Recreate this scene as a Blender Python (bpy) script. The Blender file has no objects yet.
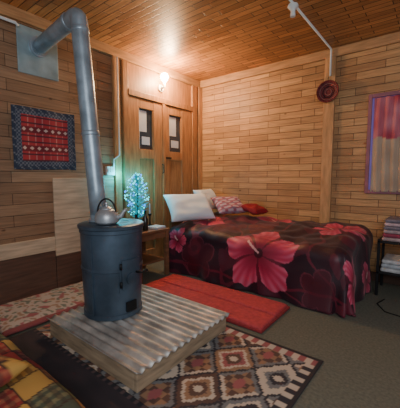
import bpy, bmesh, math, random
from mathutils import Vector, Matrix, Euler, noise
random.seed(7)
pi=math.pi
def lin(c):
    return tuple(((v/255)/12.92 if v/255<=0.04045 else (((v/255)+0.055)/1.055)**2.4) for v in c)
def L4(c): return (*lin(c),1.0)
def mixc(a,b,f): return tuple(a[i]*(1-f)+b[i]*f for i in range(3))
# ---------------- materials
def base(name):
    m=bpy.data.materials.new(name); m.use_nodes=True
    nt=m.node_tree; return m,nt,nt.nodes['Principled BSDF']
def mat(name,col,rough=0.6,metal=0.0,ns=8,amt=0.25,bump=0.1,stretch=(1,1,1),emit=None,es=0,trans=0):
    m,nt,p=base(name)
    tc=nt.nodes.new('ShaderNodeTexCoord'); mp=nt.nodes.new('ShaderNodeMapping')
    mp.inputs['Scale'].default_value=stretch
    n=nt.nodes.new('ShaderNodeTexNoise'); n.inputs['Scale'].default_value=ns; n.inputs['Detail'].default_value=6
    nt.links.new(tc.outputs['Object'],mp.inputs[0]); nt.links.new(mp.outputs[0],n.inputs['Vector'])
    r=nt.nodes.new('ShaderNodeValToRGB')
    c=lin(col)
    r.color_ramp.elements[0].position=.3; r.color_ramp.elements[1].position=.7
    r.color_ramp.elements[0].color=(*[v*(1-amt) for v in c],1)
    r.color_ramp.elements[1].color=(*[min(1,v*(1+amt)) for v in c],1)
    nt.links.new(n.outputs['Fac'],r.inputs[0]); nt.links.new(r.outputs[0],p.inputs['Base Color'])
    p.inputs['Roughness'].default_value=rough; p.inputs['Metallic'].default_value=metal
    if bump>0:
        b=nt.nodes.new('ShaderNodeBump'); b.inputs['Strength'].default_value=bump; b.inputs['Distance'].default_value=.01
        nt.links.new(n.outputs['Fac'],b.inputs['Height']); nt.links.new(b.outputs[0],p.inputs['Normal'])
    if emit:
        p.inputs['Emission Color'].default_value=L4(emit); p.inputs['Emission Strength'].default_value=es
    if trans: p.inputs['Transmission Weight'].default_value=trans
    return m
def plank(name,along,across,c1,c2,row,width,seam,rough=.5,gap=.003,knots=True):
    m,nt,p=base(name); N=nt.nodes.new; K=nt.links.new
    tc=N('ShaderNodeTexCoord'); sp=N('ShaderNodeSeparateXYZ'); cb=N('ShaderNodeCombineXYZ')
    K(tc.outputs['Object'],sp.inputs[0]); K(sp.outputs[along],cb.inputs[0]); K(sp.outputs[across],cb.inputs[1])
    br=N('ShaderNodeTexBrick'); K(cb.outputs[0],br.inputs['Vector'])
    br.offset=.37; br.offset_frequency=2
    for k,v in (('Scale',1),('Mortar Size',gap),('Mortar Smooth',.3),('Bias',0),('Brick Width',width),('Row Height',row)): br.inputs[k].default_value=v
    br.inputs['Color1'].default_value=L4(c1); br.inputs['Color2'].default_value=L4(c2); br.inputs['Mortar'].default_value=L4(seam)
    mp=N('ShaderNodeMapping'); mp.inputs['Scale'].default_value=(1.6,26,1); K(cb.outputs[0],mp.inputs[0])
    n=N('ShaderNodeTexNoise'); n.inputs['Scale'].default_value=2.2; n.inputs['Detail'].default_value=8; n.inputs['Distortion'].default_value=.6
    K(mp.outputs[0],n.inputs['Vector'])
    r=N('ShaderNodeValToRGB'); r.color_ramp.elements[0].position=.3; r.color_ramp.elements[1].position=.7
    r.color_ramp.elements[0].color=(.62,.59,.56,1); r.color_ramp.elements[1].color=(1.12,1.1,1.08,1)
    K(n.outputs['Fac'],r.inputs[0])
    mx=N('ShaderNodeMix'); mx.data_type='RGBA'; mx.blend_type='MULTIPLY'; mx.inputs[0].default_value=.85
    K(br.outputs['Color'],mx.inputs[6]); K(r.outputs[0],mx.inputs[7])
    n2=N('ShaderNodeTexNoise'); n2.inputs['Scale'].default_value=1.3; n2.inputs['Detail'].default_value=3; K(cb.outputs[0],n2.inputs['Vector'])
    r2=N('ShaderNodeValToRGB'); r2.color_ramp.elements[0].position=.35; r2.color_ramp.elements[1].position=.65
    r2.color_ramp.elements[0].color=(.78,.77,.77,1); r2.color_ramp.elements[1].color=(1.08,1.08,1.08,1)
    K(n2.outputs['Fac'],r2.inputs[0])
    m2=N('ShaderNodeMix'); m2.data_type='RGBA'; m2.blend_type='MULTIPLY'; m2.inputs[0].default_value=.85
    K(mx.outputs[2],m2.inputs[6]); K(r2.outputs[0],m2.inputs[7])
    out=m2.outputs[2]
    if knots:
        mk=N('ShaderNodeMapping'); mk.inputs['Scale'].default_value=(3.6,6.5,1); K(cb.outputs[0],mk.inputs[0])
        v=N('ShaderNodeTexVoronoi'); v.inputs['Scale'].default_value=1; K(mk.outputs[0],v.inputs['Vector'])
        r3=N('ShaderNodeValToRGB'); e=r3.color_ramp.elements
        e[0].position=.03; e[0].color=(.25,.16,.1,1); e[1].position=.09; e[1].color=(1,1,1,1)
        K(v.outputs['Distance'],r3.inputs[0])
        m3=N('ShaderNodeMix'); m3.data_type='RGBA'; m3.blend_type='MULTIPLY'; m3.inputs[0].default_value=.8
        K(out,m3.inputs[6]); K(r3.outputs[0],m3.inputs[7]); out=m3.outputs[2]
    K(out,p.inputs['Base Color']); p.inputs['Roughness'].default_value=rough
    b=N('ShaderNodeBump'); b.inputs['Strength'].default_value=.6; b.inputs['Distance'].default_value=.006; b.invert=True
    K(br.outputs['Fac'],b.inputs['Height']); K(b.outputs[0],p.inputs['Normal'])
    return m
def vmat(name,rough=.85,sheen=0.0,bs=300):
    m,nt,p=base(name); N=nt.nodes.new; K=nt.links.new
    a=N('ShaderNodeAttribute'); a.attribute_name='Col'
    tc=N('ShaderNodeTexCoord'); n=N('ShaderNodeTexNoise'); n.inputs['Scale'].default_value=bs; K(tc.outputs['Object'],n.inputs['Vector'])
    b=N('ShaderNodeBump'); b.inputs['Strength'].default_value=.3; b.inputs['Distance'].default_value=.003
    K(n.outputs['Fac'],b.inputs['Height']); K(b.outputs[0],p.inputs['Normal'])
    K(a.outputs['Color'],p.inputs['Base Color']); p.inputs['Roughness'].default_value=rough
    p.inputs['Sheen Weight'].default_value=sheen
    return m
# ---------------- geometry helpers
def link(o,parent=None):
    bpy.context.scene.collection.objects.link(o)
    if parent: o.parent=parent
    return o
def empty(name,loc=(0,0,0)):
    e=bpy.data.objects.new(name,None); e.empty_display_size=.1; link(e); return e
def fin(name,bm,m,parent=None,smooth=False):
    me=bpy.data.meshes.new(name); bmesh.ops.recalc_face_normals(bm,faces=bm.faces[:]); bm.to_mesh(me); bm.free()
    o=bpy.data.objects.new(name,me); me.materials.append(m)
    if smooth:
        for p in me.polygons: p.use_smooth=True
    return link(o,parent)
def box(name,x0,x1,y0,y1,z0,z1,m,parent=None,bev=.004,rot=None):
    bm=bmesh.new(); bmesh.ops.create_cube(bm,size=1)
    c=Vector(((x0+x1)/2,(y0+y1)/2,(z0+z1)/2))
    for v in bm.verts: v.co=Vector((v.co.x*(x1-x0),v.co.y*(y1-y0),v.co.z*(z1-z0)))
    if bev>0: bmesh.ops.bevel(bm,geom=bm.edges[:],offset=bev,segments=2,affect='EDGES',profile=.5)
    if rot:
        R=Euler(rot).to_matrix()
        for v in bm.verts: v.co=R@v.co
    for v in bm.verts: v.co+=c
    return fin(name,bm,m,parent)
def tube(name,pts,r,m,parent=None,seg=20,closed=False,cap=True):
    pts=[Vector(p) for p in pts]; n=len(pts); bm=bmesh.new(); rings=[]
    rs=r if isinstance(r,(list,tuple)) else [r]*n
    up=None
    for i in range(n):
        if closed: t=(pts[(i+1)%n]-pts[i-1]).normalized()
        else: t=(pts[min(i+1,n-1)]-pts[max(i-1,0)]).normalized()
        if up is None: up=t.orthogonal().normalized()
        up=(up-t*up.dot(t)); up=up.normalized() if up.length>1e-6 else t.orthogonal().normalized()
        s=t.cross(up)
        rings.append([bm.verts.new(pts[i]+(up*math.cos(a)+s*math.sin(a))*rs[i]) for a in [2*pi*k/seg for k in range(seg)]])
    for i in range(n if closed else n-1):
        A=rings[i];B=rings[(i+1)%n]
        for k in range(seg): bm.faces.new((A[k],A[(k+1)%seg],B[(k+1)%seg],B[k]))
    if cap and not closed: bm.faces.new(rings[0][::-1]); bm.faces.new(rings[-1])
    o=fin(name,bm,m,parent,True)
    return o
def lathe(name,prof,c,m,parent=None,seg=48,rot=None,smooth=True):
    bm=bmesh.new(); rings=[]; R=Euler(rot).to_matrix() if rot else Matrix.Identity(3); c=Vector(c)
    for r,z in prof:
        rings.append([bm.verts.new(R@Vector((max(r,1e-4)*math.cos(2*pi*k/seg),max(r,1e-4)*math.sin(2*pi*k/seg),z))+c) for k in range(seg)])
    for A,B in zip(rings,rings[1:]):
        for k in range(seg): bm.faces.new((A[k],A[(k+1)%seg],B[(k+1)%seg],B[k]))
    bm.faces.new(rings[0][::-1]); bm.faces.new(rings[-1])
    o=fin(name,bm,m,parent,smooth)
    if smooth:
        mod=o.modifiers.new('es','EDGE_SPLIT'); mod.split_angle=math.radians(40)
    return o
def grid(name,nu,nv,pf,cf,m,parent=None,thick=0.0,smooth=True):
    vs=[];cols=[]
    for j in range(nv+1):
        for i in range(nu+1):
            u=i/nu;v=j/nv; vs.append(pf(u,v))
            if cf: cols.extend((*lin(cf(u,v)),1.0))
    fs=[(j*(nu+1)+i,j*(nu+1)+i+1,(j+1)*(nu+1)+i+1,(j+1)*(nu+1)+i) for j in range(nv) for i in range(nu)]
    me=bpy.data.meshes.new(name); me.from_pydata(vs,[],fs); me.materials.append(m)
    if cf:
        ca=me.color_attributes.new('Col','FLOAT_COLOR','POINT'); ca.data.foreach_set('color',cols)
    if smooth:
        for p in me.polygons: p.use_smooth=True
    o=bpy.data.objects.new(name,me); link(o,parent)
    if thick:
        s=o.modifiers.new('sol','SOLIDIFY'); s.thickness=thick; s.offset=0
    return o
def pillow(name,c,size,rot,m,parent=None,cf=None,n=28):
    w,l,h=size; R=Euler(rot).to_matrix(); c=Vector(c); vs=[];cols=[];fs=[]
    for side in (1,-1):
        for j in range(n+1):
            for i in range(n+1):
                u=2*i/n-1;v=2*j/n-1
                px=w/2*u*(1-.09*(1-v*v)*abs(u)**4); py=l/2*v*(1-.09*(1-u*u)*abs(v)**4)
                z=side*h/2*(max(0,(1-u**4))*max(0,(1-v**4)))**.55
                z+=.02*noise.noise(Vector((u*2+c.x*5,v*2,side)))*(1-u**4)*(1-v**4)
                vs.append(R@Vector((px,py,z))+c)
                cols.extend((*lin(cf((u+1)/2,(v+1)/2) if cf else (200,200,200)),1))
        o0=0 if side==1 else (n+1)**2
        for j in range(n):
            for i in range(n):
                f=(o0+j*(n+1)+i,o0+j*(n+1)+i+1,o0+(j+1)*(n+1)+i+1,o0+(j+1)*(n+1)+i)
                fs.append(f if side==1 else f[::-1])
    me=bpy.data.meshes.new(name); me.from_pydata([tuple(v) for v in vs],[],fs); me.materials.append(m)
    ca=me.color_attributes.new('Col','FLOAT_COLOR','POINT'); ca.data.foreach_set('color',cols)
    bm=bmesh.new(); bm.from_mesh(me); bmesh.ops.remove_doubles(bm,verts=bm.verts[:],dist=1e-5); bm.to_mesh(me); bm.free()
    for p in me.polygons: p.use_smooth=True
    o=bpy.data.objects.new(name,me); link(o,parent); return o
# ---------------- material set
H=2.61
M_wb=plank('planks_back',0,2,(214,166,114),(176,130,86),.082,.44,(94,62,40),gap=.0028)
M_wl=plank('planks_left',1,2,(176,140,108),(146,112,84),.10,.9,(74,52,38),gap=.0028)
M_ce=plank('planks_ceiling',0,1,(214,152,94),(168,114,68),.07,.34,(74,44,24),rough=.42,gap=.0045,knots=False)
M_trim=mat('trim_wood',(190,142,96),.5,ns=5,stretch=(6,6,1),amt=.25)
M_trimh=mat('trim_wood_h',(180,136,94),.5,ns=5,stretch=(1,1,8),amt=.25)
M_door=mat('door_wood',(164,116,76),.45,ns=5,stretch=(8,8,1),amt=.3)
M_pale=mat('pale_ply',(194,168,140),.6,ns=4,stretch=(1,1,9),amt=.25)
M_dark=mat('dark_board',(92,64,50),.6,ns=4,stretch=(1,1,9),amt=.3)
M_floor=mat('floor_carpet',(102,101,88),.95,ns=60,amt=.22,bump=.4)
M_steel=mat('stove_steel',(82,98,114),.42,.55,ns=6,amt=.35,bump=.08)
M_pipe=mat('galvanised',(158,174,186),.38,.45,ns=9,amt=.28,bump=.06)
M_black=mat('black_iron',(28,28,30),.5,.4,ns=20,amt=.2)
M_alu=mat('aluminium',(180,184,188),.4,.55,ns=20,amt=.15,bump=.03)
M_sheet=mat('corrugated_sheet',(176,172,166),.5,.45,ns=9,amt=.45,bump=.2,stretch=(.7,1.5,1))
M_box=mat('crate_wood',(156,134,108),.75,ns=6,stretch=(1,1,7),amt=.35)
M_white=mat('white_plastic',(225,225,222),.4,ns=10,amt=.03,bump=0)
M_glass=mat('window_glass',(50,60,70),.08,ns=2,amt=.4,bump=0)
M_paper=mat('paper',(190,196,204),.8,ns=30,amt=.05)
M_linen=mat('pillow_white',(222,236,242),.8,ns=6,amt=.04,bump=.2)
M_cloth=vmat('printed_cloth'); M_plush=vmat('plush_blanket',.5,.08,120)
M_red=mat('red_mat',(180,66,70),.9,ns=30,amt=.18,bump=.5)
M_red2=mat('red_mat_edge',(136,42,46),.9,ns=30,amt=.15,bump=.3)
# ---------------- room shell
box('wall_left',-.12,0,-4.8,.12,0,H,M_wl,bev=0)
box('wall_back',0,4.3,0,.12,0,H,M_wb,bev=0)
box('floor',-.12,4.3,-4.8,.12,-.1,0,M_floor,bev=0)
box('ceiling',-.12,4.3,-4.8,.12,H,H+.1,M_ce,bev=0)
box('trim_1',.0,4.3,-.035,0,H-.10,H,M_trimh)
box('trim_2',0,.035,-4.8,-.035,H-.10,H,M_trimh)
box('trim_3',1.87,1.99,-.04,0,0,H-.10,M_trim)
box('trim_4',0,.05,-.09,0,0,H-.10,M_trim)
box('trim_5',0,.035,-1.62,-1.53,0,H-.10,M_trim)
box('baseboard_back',.05,4.3,-.02,0,0,.1,M_dark)
w=empty('wall_paneling')
box('panel_upper',0,.012,-2.34,-1.63,.72,1.14,M_pale,w)
box('panel_lower',0,.014,-2.34,-1.63,.36,.715,M_pale,w)
box('rail_board',0,.02,-4.8,-2.345,.42,.56,M_pale,w)
box('dark_board_low',0,.016,-4.8,-2.345,0,.415,M_dark,w)
box('dark_board_near',0,.016,-2.34,-1.63,0,.355,M_dark,w)
# ---------------- double door with transom
d=empty('door_1')
Y0,Y1=-1.50,-.13
box('jamb_a',0,.05,Y0,Y0+.075,0,2.5,M_door,d)
box('jamb_b',0,.05,Y1-.11,Y1,0,2.5,M_door,d)
box('lintel',0,.055,Y0+.075,Y1-.11,2.12,2.19,M_door,d)
box('transom_panel',0,.02,Y0+.075,Y1-.11,2.19,2.5,M_door,d)
for k,(a,b,wa,wb) in enumerate(((Y0+.08,-.845,-1.26,-1.02),(-.835,Y1-.115,-.73,-.47))):
    box(f'leaf{k}_stile_a',.0,.04,a,wa,.02,2.115,M_door,d)
    box(f'leaf{k}_stile_b',.0,.04,wb,b,.02,2.115,M_door,d)
    box(f'leaf{k}_rail_top',.0,.038,wa,wb,2.0,2.115,M_door,d)
    box(f'leaf{k}_rail_mid',.0,.038,wa,wb,1.38,1.5,M_door,d)
    box(f'leaf{k}_panel',.0,.02,wa,wb,.2,1.38,M_door,d)
    box(f'leaf{k}_rail_low',.0,.038,wa,wb,.02,.2,M_door,d)
    box(f'leaf{k}_glass',.0,.012,wa,wb,1.5,2.0,M_glass,d,bev=0)
    box(f'leaf{k}_bead_a',.012,.03,wa,wa+.012,1.5,2.0,M_white,d,bev=.002)
    box(f'leaf{k}_bead_b',.012,.03,wb-.012,wb,1.5,2.0,M_door,d,bev=.002)
    box(f'leaf{k}_notice',.012,.016,wa+.06,wb-.05,1.56,1.66,M_paper,d,bev=0)
    box(f'leaf{k}_curtain_strip',.012,.016,wa+.02,wb-.10,1.72,1.98,M_paper,d,bev=0)
box('meeting_stile',.04,.055,-.865,-.815,.02,2.115,M_door,d)
tube('pull_handle',[(.055,-.89,1.2),(.09,-.89,1.21),(.09,-.89,1.31),(.055,-.89,1.32)],.006,M_black,d,8)
box('bolt',.04,.052,-.82,-.70,1.40,1.42,M_black,d,bev=.002)
# ---------------- wall bulb
wl=empty('wall_lamp')
M_bulb=mat('bulb_glow',(255,225,170),.3,emit=(255,226,172),es=90,bump=0)
lathe('backplate',[(.045,0),(.045,.015),(.03,.02)],(.02,-.87,2.32),M_white,wl,24,rot=(0,pi/2,0))
tube('holder',[(.035,-.87,2.32),(.08,-.87,2.32),(.095,-.87,2.335),(.095,-.87,2.36)],.014,M_white,wl,12)
lathe('bulb',[(.012,0),(.014,.02),(.042,.055),(.054,.09),(.042,.125),(.012,.142)],(.095,-.87,2.36),M_bulb,wl,24)
# ---------------- conduits
tube('electrical_conduit',[(1.94,-2.8,H-.015),(1.94,-.07,H-.015),(1.94,-.055,H-.03),(1.94,-.055,2.3)],.011,M_white,None,10)
tube('electrical_conduit.001',[(.05,-4.3,2.47),(.05,-2.62,2.47),(.05,-2.6,2.45)],.013,M_white,None,10)
tube('electrical_conduit.002',[(.05,-1.575,2.5),(.05,-1.575,1.4),(.03,-1.64,1.35),(.03,-1.64,1.27)],.009,M_white,None,10)
j=empty('ceiling_light_holder')
lathe('rose',[(.04,0),(.045,-.015),(.028,-.035),(.02,-.04),(.02,-.055)],(1.94,-1.2,H-.026),M_white,j,24)
lathe('socket',[(.018,0),(.021,-.02),(.021,-.04)],(1.94,-1.2,H-.081),M_white,j,24)
s=empty('switch_board')
box('plate',0.0,.035,-1.735,-1.63,1.17,1.27,M_white,s)
for k in range(3): box(f'switch_{k}',.035,.042,-1.725+k*.032,-1.70+k*.032,1.2,1.24,M_white,s,bev=.002)
# ---------------- hanging basket
hb=empty('wall_basket')
M_bask=mat('basket_red',(110,42,44),.8,ns=60,amt=.6)
M_bk2=mat('basket_stripe',(150,100,92),.8,ns=40,amt=.3)
bc=(1.93,-.045,2.12)
lathe('dish',[(.0,.02),(.05,.02),(.09,.035),(.115,.06),(.12,.06),(.115,.045),(.09,.015),(.05,.003),(0,.003)],bc,M_bask,hb,40,rot=(pi/2,0,0))
for k,rr in enumerate((.035,.06,.09)):
    z=-.045-.021-(.0 if rr<.06 else (rr-.05)*.4)-.002
    tube(f'weave_{k}',[(bc[0]+rr*math.cos(a),z,bc[2]+rr*math.sin(a)) for a in [2*pi*i/32 for i in range(32)]],.004,M_black if k%2 else M_bk2,hb,8,closed=True)
tube('rim',[(bc[0]+.118*math.cos(a),-.105,bc[2]+.118*math.sin(a)) for a in [2*pi*i/40 for i in range(40)]],.006,M_bask,hb,8,closed=True)
tube('loop',[(1.93,-.105,2.236),(1.925,-.075,2.27),(1.93,-.07,2.29)],.003,M_black,hb,6)
# ---------------- wall textile
def tex1(u,v):
    if u<.05 or u>.95 or v<.06 or v>.94: return (48,58,76) if (int(u*40)+int(v*40))%5 else (110,112,118)
    if u<.13 or u>.87 or v<.14 or v>.88: return (104,108,118) if (int(u*36)+int(v*34))%2 else (50,62,82)
    fx=(u*9)%1; fy=(v*10)%1; row=int(v*10)
    if row in (3,6): 
        return (200,172,162) if (abs(fx-.5)+abs(fy-.5))<.30 else (112,34,44)
    if abs(fy-.5)<.12: return (84,36,48)
    if fx<.12: return (184,120,116)
    return (168,50,56)
grid('wall_hanging_textile',130,120,lambda u,v:(.016+.005*math.sin(u*14)+.003*math.sin(v*9),-2.68+.58*u,1.22+.56*v+.008*math.sin(2*pi*u)*(v-.5)),tex1,M_cloth,None,.006)
# ---------------- stovepipe outlet panel
po=empty('flue_outlet_panel')
M_ps=mat('flue_sheet',(158,184,192),.4,.4,ns=6,amt=.25,bump=.05)
box('sheet',0.0,.012,-2.60,-2.24,2.08,2.49,M_ps,po,bev=.002)
lathe('collar',[(.088,0),(.088,.012),(.070,.014),(.070,.03)],(.012,-2.42,2.34),M_pipe,po,32,rot=(0,pi/2,0))
# ---------------- stove platform
sp=empty('stove_platform')
X0,X1,Ya,Yb=.83,1.79,-2.80,-1.95
box('board_front',X1-.03,X1,Ya,Yb,0.012,.118,M_box,sp)
box('board_rear',X0,X0+.03,Ya,Yb,0.012,.118,M_box,sp)
box('board_side_a',X0+.03,X1-.03,Ya,Ya+.03,0.012,.118,M_box,sp)
box('board_side_b',X0+.03,X1-.03,Yb-.03,Yb,0.012,.118,M_box,sp)
NR=14
def corr(u,v): return (X0-.02+(X1-X0+.04)*u, Ya-.015+(Yb-Ya+.03)*v, .130+.009*math.cos(2*pi*NR*v))
grid('corrugated_sheet',24,NR*12,corr,None,M_sheet,sp,.003)
# ---------------- stove
st=empty('wood_stove')
sc=Vector((1.065,-2.42,0)); zb=.142; zt=.81
lathe('body',[(0,zb+.01),(.195,zb+.01),(.208,zb),(.215,zb),(.215,zb+.03),(.208,zb+.035),(.215,zb+.2),(.220,zb+.34),(.225,zb+.345),(.225,zb+.36),(.220,zb+.365),(.224,zt-.06),(.230,zt-.055),(.230,zt-.03),(.220,zt-.03)],(sc.x,sc.y,0),M_steel,st,64)
lathe('top_plate',[(0,zt-.035),(.220,zt-.035),(.238,zt-.025),(.240,zt-.005),(.233,zt),(.13,zt+.003),(.125,zt),(.118,zt+.002),(0,zt+.004)],(sc.x,sc.y,0),M_steel,st,64)
def arcplate(name,r,a0,a1,z0,z1,th,m):
    bm=bmesh.new();n=16;V=[]
    for i in range(n+1):
        a=math.radians(a0+(a1-a0)*i/n)
        V.append([bm.verts.new((sc.x+rr*math.cos(a),sc.y+rr*math.sin(a),z)) for rr,z in ((r,z0),(r+th,z0),(r+th,z1),(r,z1))])
    for A,B in zip(V,V[1:]):
        for k in range(4): bm.faces.new((A[k],B[k],B[(k+1)%4],A[(k+1)%4]))
    bm.faces.new(V[0]);bm.faces.new(V[-1][::-1]); return fin(name,bm,m,st)
arcplate('door_frame',.216,-24,22,.33,.60,.008,M_steel)
arcplate('fire_door',.224,-20,18,.36,.57,.012,M_steel)
arcplate('vertical_seam',.214,-75,-72,.18,.77,.012,M_steel)
arcplate('ash_slot',.216,-12,10,.19,.26,.012,M_black)
def pol(a,r,z): a=math.radians(a); return (sc.x+r*math.cos(a),sc.y+r*math.sin(a),z)
for z in (.40,.53): tube('hinge',[pol(-22,.238,z-.02),pol(-22,.238,z+.02)],.009,M_black,st,10)
tube('latch',[pol(8,.235,.47),pol(10,.28,.47),pol(20,.28,.47)],.008,M_black,st,10)
lathe('latch_knob',[(.003,-.015),(.014,-.008),(.014,.008),(.003,.015)],pol(22,.28,.47),M_black,st,16)
lathe('air_disc',[(.045,0),(.045,.008),(.01,.014)],pol(-2,.235,.43),M_steel,st,24,rot=(0,pi/2,0))
# stove pipe
fp=empty('stove_pipe')
pb=Vector((.955,-2.45,zt+.005)); ptp=Vector((.81,-2.475,2.28))
lathe('base_collar',[(.078,0),(.078,.012),(.067,.018),(.067,.05)],pb,M_pipe,fp,32)
path=[pb+Vector((0,0,.008))]+[pb+(ptp-pb)*k/6 for k in range(1,7)]
for i in range(1,8):
    a=i/8*pi/2
    path.append(Vector((ptp.x-.08*(1-math.cos(a)),ptp.y+.01*(i/8),ptp.z+.08*math.sin(a))))
path+= [Vector((.70,-2.463,2.36)),Vector((.35,-2.44,2.352)),Vector((.046,-2.42,2.34))]
tube('flue',path,.062,M_pipe,fp,28)
for f in (.45,.97):
    c=pb+(ptp-pb)*f; dv=(ptp-pb).normalized()
    tube('joint',[c-dv*.018,c-dv*.012,c+dv*.012,c+dv*.018],[.0625,.0655,.0655,.0625],M_pipe,fp,28)
tube('joint_h',[(.655,-2.461,2.36),(.65,-2.461,2.36),(.62,-2.46,2.359),(.615,-2.459,2.359)],[.0625,.0655,.0655,.0625],M_pipe,fp,28)
# kettle
kt=empty('kettle'); kc=Vector((1.112,-2.492,zt+.006))
lathe('body',[(0,0),(.068,0),(.082,.012),(.085,.04),(.076,.073),(.055,.096),(.040,.104),(.040,.110),(.03,.118),(.01,.124),(.008,.134),(.014,.140),(.012,.150),(0,.152)],kc,M_alu,kt,40)
R_=Vector((.785,.62,0))
tube('spout',[kc+R_*.067+Vector((0,0,.035)),kc+R_*.105+Vector((0,0,.055)),kc+R_*.125+Vector((0,0,.088)),kc+R_*.143+Vector((0,0,.105))],[.022,.016,.012,.010],M_alu,kt,16)
tube('handle',[kc-R_*.066*math.cos(a)*1.0+Vector((0,0,.073+.105*math.sin(a))) for a in [pi*i/14 for i in range(15)]],.006,M_black,kt,10)
# ---------------- bed
bd=empty('bed')
M_bedw=mat('bed_wood',(110,70,44),.5,ns=5,stretch=(1,1,6),amt=.3)
bx0,bx1,by0,by1=.36,2.30,-1.04,-.10
box('frame',bx0,bx1,by0,by1,.26,.38,M_bedw,bd)
for x in (bx0+.03,bx1-.03):
    for y in (by0+.03,by1-.03): box('leg',x-.03,x+.03,y-.03,y+.03,0,.26,M_bedw,bd)
box('headboard',bx0-.03,bx0,by0,by1,0,.60,M_bedw,bd)
box('mattress',bx0+.01,bx1-.02,by0+.01,by1,.38,.46,M_linen,bd,bev=.03)
SX=.41; Ls=2.32-SX; W=.93; rr=.11; SY=-.10
def ztop(x,y):
    f=min(1,max(0,(-y-.1)/1.0)); g=min(1,x/2.4)
    z=.63-.10*f*f*(1-.45*g)-.02
    z+=.05*noise.noise(Vector((x*2.6,y*3.2,1.3)))+.022*noise.noise(Vector((x*7,y*8,4)))
    z+=.012*max(0,math.sin(x*9+y*5+2*noise.noise(Vector((x*2,y*2,0)))))*f
    return z
DM=.66
def bl(u,v):
    s_=u*(Ls+DM); t_=v*(W+DM)
    ds=max(0,s_-Ls); dt=max(0,t_-W)
    x=SX+min(s_,Ls); y=SY-min(t_,W); z=ztop(x,y)
    dd=math.hypot(ds,dt)
    if dd>0:
        dd2=max(ds,dt)+.12*min(ds,dt)
        nx,ny=ds/dd,-dt/dd
        if dd2<rr*pi/2: o=rr*math.sin(dd2/rr); dn=rr*(1-math.cos(dd2/rr))
        else: o=rr; dn=rr+dd2-rr*pi/2
        dn=min(dn,z-.012)
        fr=dn/z
        ph=(s_*8.5 if dt>=ds else -t_*8.5+Ls*8.5)
        o+=fr*(.045+.026*math.sin(ph+1.3*math.sin(s_*3))+.014*math.sin(ph*2.3+1))
        o+=.03*noise.noise(Vector((s_*4,t_*4,2)))*min(1,dd2*6)
        x+=nx*o; y+=ny*o; z-=dn
    return (x,y,z)
FL=[(1.30,1.12,.40,.2),(2.34,1.0,.24,1.0),(1.85,.34,.30,.6),(.36,.60,.27,2.0),(1.05,.12,.22,.9),(2.5,.45,.16,.3),(.22,1.12,.16,1.1)]
GH=[(.55,1.30,.26,.5),(1.90,1.36,.20,1.4),(.75,.75,.22,.8)]
def bcol(u,v):
    s_=u*(Ls+DM)+.07; t_=v*(W+DM)
    ws=s_+.03*noise.noise(Vector((s_*3,t_*3,11))); wt=t_+.03*noise.noise(Vector((s_*3,t_*3,17)))
    n1=noise.noise(Vector((s_*4,t_*4,0)))
    c=mixc((38,14,26),(62,20,36),.5+.5*n1)
    q=noise.noise(Vector((s_*2.2+3,t_*2.6,7)))
    if abs(q)<.035: c=(104,30,48)
    if q>.36: c=(88,22,40)
    if W+.45<t_<W+.475 : c=(104,24,44)
    for (cx,cy,R,ro) in GH:
        dx=ws-cx;dy=wt-cy; r=math.hypot(dx,dy)/R
        th=math.atan2(dy,dx)+ro; pe=abs(math.cos(2.5*th)); edge=.55+.4*pe**.6
        if r<edge: c=mixc(c,(88,16,34),.7) if r<edge-.06 else (104,38,54)
    for (cx,cy,R,ro) in FL:
        dx=ws-cx;dy=wt-cy; r=math.hypot(dx,dy)/R
        if r<1.25:
            th=math.atan2(dy,dx)+ro+.25*r
            pe=abs(math.cos(2.5*th))
            edge=.58+.36*pe**.55+.035*math.sin(17*th)+.03*math.sin(5*th+1)
            if r<edge:
                k=r/edge
                c=mixc((116,16,42),(188,46,78),min(1,k*1.5))
                if k>.45: c=mixc(c,(230,140,160),(k-.45)*1.2*(.55+.45*math.sin(26*th)))
                if pe<.22: c=mixc(c,(84,10,30),.75)
                if r<.12: c=(70,4,22)
                if abs(dx*math.cos(.9)-dy*math.sin(.9))<.010 and 0<(dx*math.sin(.9)+dy*math.cos(.9))*-1<R*.45: c=(220,160,156)
            elif r<1.2 and math.sin(4*th+1)>.55 and r>edge: c=(82,22,40)
    return c
grid('blanket',330,200,bl,bcol,M_plush,bd,.012)
pillow('pillow',(.55,-.90,.775),(.40,.62,.16),(0,math.radians(50),math.radians(-22)),M_linen)
pillow('pillow.001',(.42,-.36,.83),(.34,.50,.13),(0,math.radians(58),math.radians(8)),M_linen)
def pinkc(u,v):
    return (170,90,104) if (int(u*14)+int(v*10))%3==0 else ((206,180,186) if (int(u*14))%2 else (150,120,136))
pillow('cushion',(.84,-.45,.785),(.32,.42,.12),(0,math.radians(34),math.radians(-28)),M_cloth,None,pinkc)
pillow('cushion.001',(1.12,-.28,.735),(.26,.28,.10),(0,math.radians(15),math.radians(-10)),M_cloth,None,lambda u,v:(140,28,40))
# ---------------- bedside table
bt=empty('bedside_table')
M_tb=mat('table_wood',(124,86,60),.5,ns=5,stretch=(1,1,6),amt=.3)
tx0,tx1,ty0,ty1=.07,.54,-1.72,-1.25
box('top',tx0,tx1,ty0,ty1,.53,.555,M_tb,bt)
for x in (tx0+.03,tx1-.03):
    for y in (ty0+.03,ty1-.03): box('leg',x-.022,x+.022,y-.022,y+.022,0,.53,M_tb,bt)
box('apron_front',tx1-.045,tx1-.03,ty0+.05,ty1-.05,.45,.53,M_tb,bt)
box('apron_side',tx0+.05,tx1-.05,ty0+.03,ty0+.045,.45,.53,M_tb,bt)
box('apron_side_b',tx0+.05,tx1-.05,ty1-.045,ty1-.03,.45,.53,M_tb,bt)
box('shelf',tx0+.04,tx1-.04,ty0+.04,ty1-.04,.18,.20,M_tb,bt)
box('book',.35,.50,-1.44,-1.28,.556,.58,M_paper,None,.003,rot=(0,0,.1))
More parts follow.
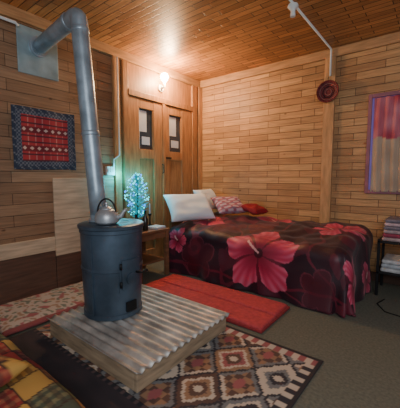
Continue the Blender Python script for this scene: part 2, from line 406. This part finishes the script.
# led tree
M_cy=mat('cyan_led',(0,60,70),.5,emit=(0,215,225),es=4,bump=0)
M_cy2=mat('blue_led',(0,30,90),.5,emit=(0,120,240),es=4.5,bump=0)
lt=empty('led_tree_lamp'); lc=Vector((.23,-1.47,.556))
lathe('pot',[(0,0),(.045,0),(.06,.09),(.055,.095),(.02,.09)],lc,M_black,lt,24)
tube('stem',[lc+Vector((0,0,.08)),lc+Vector((.003,0,.3)),lc+Vector((0,0,.6))],.006,M_black,lt,8)
bmA=bmesh.new();bmB=bmesh.new();bmC=bmesh.new()
def prof(h): return .14*(math.sin(pi*min(1,h*.85+.15)))**.6
for i in range(150):
    h=random.random(); z=.14+.50*h; r=prof(h)*random.uniform(.5,1)+.01; a=random.random()*2*pi
    p=lc+Vector((r*math.cos(a),r*math.sin(a),z))
    bmesh.ops.create_icosphere(random.choice((bmA,bmA,bmB)),subdivisions=1,radius=random.uniform(.005,.011),matrix=Matrix.Translation(p))
fin('led_beads',bmA,M_cy,lt,True); fin('led_beads_blue',bmB,M_cy2,lt,True)
M_leaf=mat('tree_foil',(0,50,62),.6,.0,ns=20,amt=.5,emit=(0,160,180),es=.8)
for i in range(120):
    h=i/120; z=.12+.50*h; r=prof(h)+.01; a=i*2.4
    o=lc+Vector((0,0,z-.02)); e=lc+Vector((r*math.cos(a),r*math.sin(a),z+.03)); n=Vector((-math.sin(a),math.cos(a),.3))*.015
    m_=(o+e)/2
    vs=[bmC.verts.new(q) for q in (o,m_+n,e,m_-n)]
    bmC.faces.new(vs)
fin('foil_branches',bmC,M_leaf,lt)
M_bot=mat('bottle_dark',(40,34,26),.15,ns=3,amt=.2,bump=0)
lathe('bottle',[(0,0),(.03,0),(.032,.01),(.032,.13),(.012,.17),(.011,.21),(.014,.215),(.014,.225),(0,.225)],(.44,-1.54,.556),M_bot,None,24)
lathe('bottle.001',[(0,0),(.034,0),(.036,.01),(.036,.10),(.016,.14),(.015,.17),(.018,.18),(.018,.19),(0,.19)],(.42,-1.65,.556),M_bot,None,24)
cs=empty('candlestick')
lathe('holder',[(0,0),(.035,0),(.035,.01),(.01,.02),(.008,.12),(.02,.13),(.022,.15),(.01,.15)],(.24,-1.29,.556),M_black,cs,24)
lathe('candle',[(0,.14),(.009,.14),(.009,.27),(.002,.272)],(.24,-1.29,.556),M_paper,cs,16)
# ---------------- floor mats
rm=empty('floor_mat')
def matbox(name,y0,y1,z0,z1,x0,x1,m):
    def f(u,v):
        e=(max(0,1-(2*u-1)**30))**.5*(max(0,1-(2*v-1)**14))**.5
        return (x0+(x1-x0)*u,y0+(y1-y0)*v,z0+(z1-z0)*e+.003*noise.noise(Vector((u*12,v*6,y0)))*e)
    grid(name,120,30,f,None,m,rm,.003)
box('layer_under',.62,2.02,-1.83,-1.28,.001,.022,M_red2,rm,.008)
matbox('layer_top_a',-1.82,-1.555,.022,.042,.63,2.01,M_red)
matbox('layer_top_b',-1.545,-1.285,.022,.044,.63,2.00,M_red)
# kilim
PAL=[(88,64,56),(190,174,156),(150,84,84),(50,46,52),(144,110,84),(112,112,112)]
def kil(u,v):
    x=u*1.8; y=v*1.25
    if u>.985 or v>.975: return (48,42,44)
    if v>.93: return PAL[1] if int(x*24)%2 else PAL[2]
    if u>.955: return PAL[1] if int(y*24)%2 else PAL[3]
    q=.012
    xs=math.floor(x/q)*q; ys=math.floor(y/q)*q
    cw,ch=.30,.36
    ci=int(xs/cw); cj=int(ys/ch)
    fx=abs(((xs/cw)%1)-.5)*2; fy=abs(((ys/ch)%1)-.5)*2
    dd=fx+fy; k=(ci*3+cj*2)%4
    band=int(ys/.18)%3
    if dd<.2: return PAL[1]
    if dd<.42: return PAL[3] if k%2 else PAL[0]
    if dd<.60: return PAL[(2+k)%6]
    if dd<.76: return PAL[1]
    if dd<.98: return PAL[(k+4)%6]
    if dd<1.12: return PAL[3]
    if dd<1.3: return PAL[5] if band else PAL[1]
    if dd>1.7: return PAL[2]
    return PAL[4] if (int(xs/.05)+int(ys/.05))%2 else PAL[0]
grid('kilim_rug',260,160,lambda u,v:(.66+1.8*u+.03*(v-.5),-3.08+1.21*v-.02*u,.005+.001*noise.noise(Vector((u*8,v*5,0)))),kil,M_cloth,None,.005)
def runner(u,v):
    x=u*1.6;y=v*.34
    if v<.12 or v>.88: return (84,66,66) if int(x*30)%2 else (36,36,42)
    return mixc((34,34,40),(64,50,54),.5+.5*noise.noise(Vector((x*5,y*12,0)))) 
grid('dark_runner',120,50,lambda u,v:(.66+1.30*u,-3.07+.24*v,.013+.003*noise.noise(Vector((u*7,v*3,4)))+.002),runner,M_cloth,None,.005)
def flr(u,v):
    a=noise.noise(Vector((u*7,v*16,3)));b=noise.noise(Vector((u*12,v*26,9)))
    if u>.93 or u<.06: return (128,64,66)
    if a>.30: return (150,86,90)
    if b>.24: return (104,110,96)
    if b<-.28: return (146,118,96)
    return (172,160,150)
def flp(u,v):
    return (.025+.59*u,-3.03+1.13*v,.016+.035*(max(0,(1-(2*u-1)**6))**.5)*(max(0,1-(2*v-1)**20))**.5+.006*noise.noise(Vector((u*6,v*12,1))))
grid('floor_mattress',70,130,flp,flr,M_cloth,None,.008)
# patchwork mattress bottom-left
PC=[(140,48,44),(92,100,58),(186,144,74),(104,34,46),(156,98,58),(70,78,62),(164,60,52)]
def patch(u,v):
    x=u*1.9+v*.25;y=v*.9-u*.1
    i=int(x/.15);j=int(y/.15+50)
    c=PC[(i*5+j*3+(i*j)%4)%7]
    fx=(x/.15)%1;fy=(y/.15)%1
    if fx<.05 or fy<.05: return (60,40,34)
    if (i+j)%2==0:
        if int(fx*6)%2==0: c=mixc(c,(196,170,110),.35)
        if int(fy*6)%2==0: c=mixc(c,(50,34,30),.35)
    return c
pm=empty('patchwork_mattress')
def pmf(u,v):
    e=(max(0,1-(2*u-1)**12))**.5*(max(0,1-(2*v-1)**12))**.5
    return (.10+1.86*u,-3.96+.87*v,.02+.20*e+.010*noise.noise(Vector((u*9,v*5,1)))*e)
grid('top',260,130,pmf,patch,M_cloth,pm,.004)
box('core',.16,1.90,-3.9,-3.15,.0,.14,M_red2,pm,bev=.03)
pillow('patchwork_cushion',(1.42,-3.52,.305),(.5,.46,.12),(0,0,.35),M_cloth,None,lambda u,v: patch(u*.35+.2,v*.5))
# ---------------- window right with curtain
wn=empty('window_1')
M_wf=mat('window_frame',(150,92,104),.5,ns=5)
M_pane=mat('window_pane',(130,110,160),.2,ns=2,amt=.3,bump=0,emit=(120,100,190),es=.25)
box('pane',2.37,3.15,-.012,0,1.0,2.0,M_pane,wn,bev=0)
box('frame_left',2.34,2.375,-.04,0,.97,2.03,M_wf,wn)
box('frame_right',3.14,3.18,-.04,0,.97,2.03,M_wf,wn)
box('frame_top',2.375,3.14,-.04,0,1.99,2.03,M_wf,wn)
box('frame_bottom',2.375,3.14,-.04,0,.97,1.01,M_wf,wn)
def ctf(u,v):
    n=noise.noise(Vector((u*5,v*6,2)))
    if v>.57+.02*math.sin(u*20):
        return mixc((170,64,80),(216,150,160),.5+.8*n)
    return mixc((196,172,148),(168,142,122),.5+.6*n)
grid('curtain',140,60,lambda u,v:(2.40+.72*u,-.047+.010*math.sin(u*60+math.sin(v*3)),.99+.99*v),ctf,M_cloth,wn,.003)
# ---------------- rack with folded blankets
rk=empty('storage_rack')
RX0=2.56
for x in (RX0,3.16):
    for y in (-.46,-.12): box('post',x-.012,x+.012,y-.012,y+.012,0,.56,M_black,rk,.002)
for z in (.22,.52):
    box('shelf',RX0-.012,3.172,-.472,-.108,z,z+.02,M_black,rk,.003)
def folded(nm,z0,h,c1,c2,x0=2.58,x1=3.13):
    b=empty(nm); n=3
    for k in range(n):
        m=mat(nm+'_cloth',c1 if k%2==0 else c2,.9,ns=25,amt=.25,bump=.4)
        box(f'fold_{k}',x0+.004*k,x1-.004*k,-.46+.003*k,-.14,z0+k*h/n,z0+(k+1)*h/n-.001,m,b,bev=h/n*.4)
folded('folded_blanket',.541,.11,(176,150,150),(150,60,80))
folded('folded_blanket.001',.652,.10,(120,110,120),(190,160,165),2.59,3.11)
folded('folded_blanket.002',.241,.12,(190,190,190),(170,175,180))
tube('power_cable',[(2.64,-.55,.007),(2.60,-.7,.007),(2.68,-.85,.007),(2.9,-.9,.007),(3.3,-.8,.007)],.004,M_black,None,8)
# ---------------- lights
def light(name,t,loc,e,col,size=.1,rot=None):
    l=bpy.data.lights.new(name,t); l.energy=e; l.color=col
    if t=='AREA': l.size=size
    else: l.shadow_soft_size=size
    o=bpy.data.objects.new(name,l); o.location=loc
    if rot: o.rotation_euler=rot
    link(o); return o
light('bulb_light','POINT',(.20,-.87,2.42),60,(1,.64,.34),.05)
light('led_light','POINT',(.10,-1.60,1.18),3.5,(0,.75,1),.04)
light('led_light.001','POINT',(.22,-1.30,1.1),6,(0,.75,1),.04)
a=light('daylight','AREA',(3.6,-4.3,2.0),56,(.9,.95,1),1.6)
a.rotation_euler=(Vector((1.3,-1.4,.5))-a.location).to_track_quat('-Z','Y').to_euler()
w=bpy.data.worlds.new('world'); bpy.context.scene.world=w; w.use_nodes=True
w.node_tree.nodes['Background'].inputs[0].default_value=(.76,.86,1,1); w.node_tree.nodes['Background'].inputs[1].default_value=.24
# ---------------- camera
c=bpy.data.cameras.new('camera'); c.sensor_fit='HORIZONTAL'; c.sensor_width=36; c.lens=27
co=bpy.data.objects.new('camera',c); co.location=(2.97,-3.76,1.15)
co.rotation_euler=(math.radians(90-5.15),0,math.radians(38.3)); link(co)
c.clip_start=.02
bpy.context.scene.camera=co
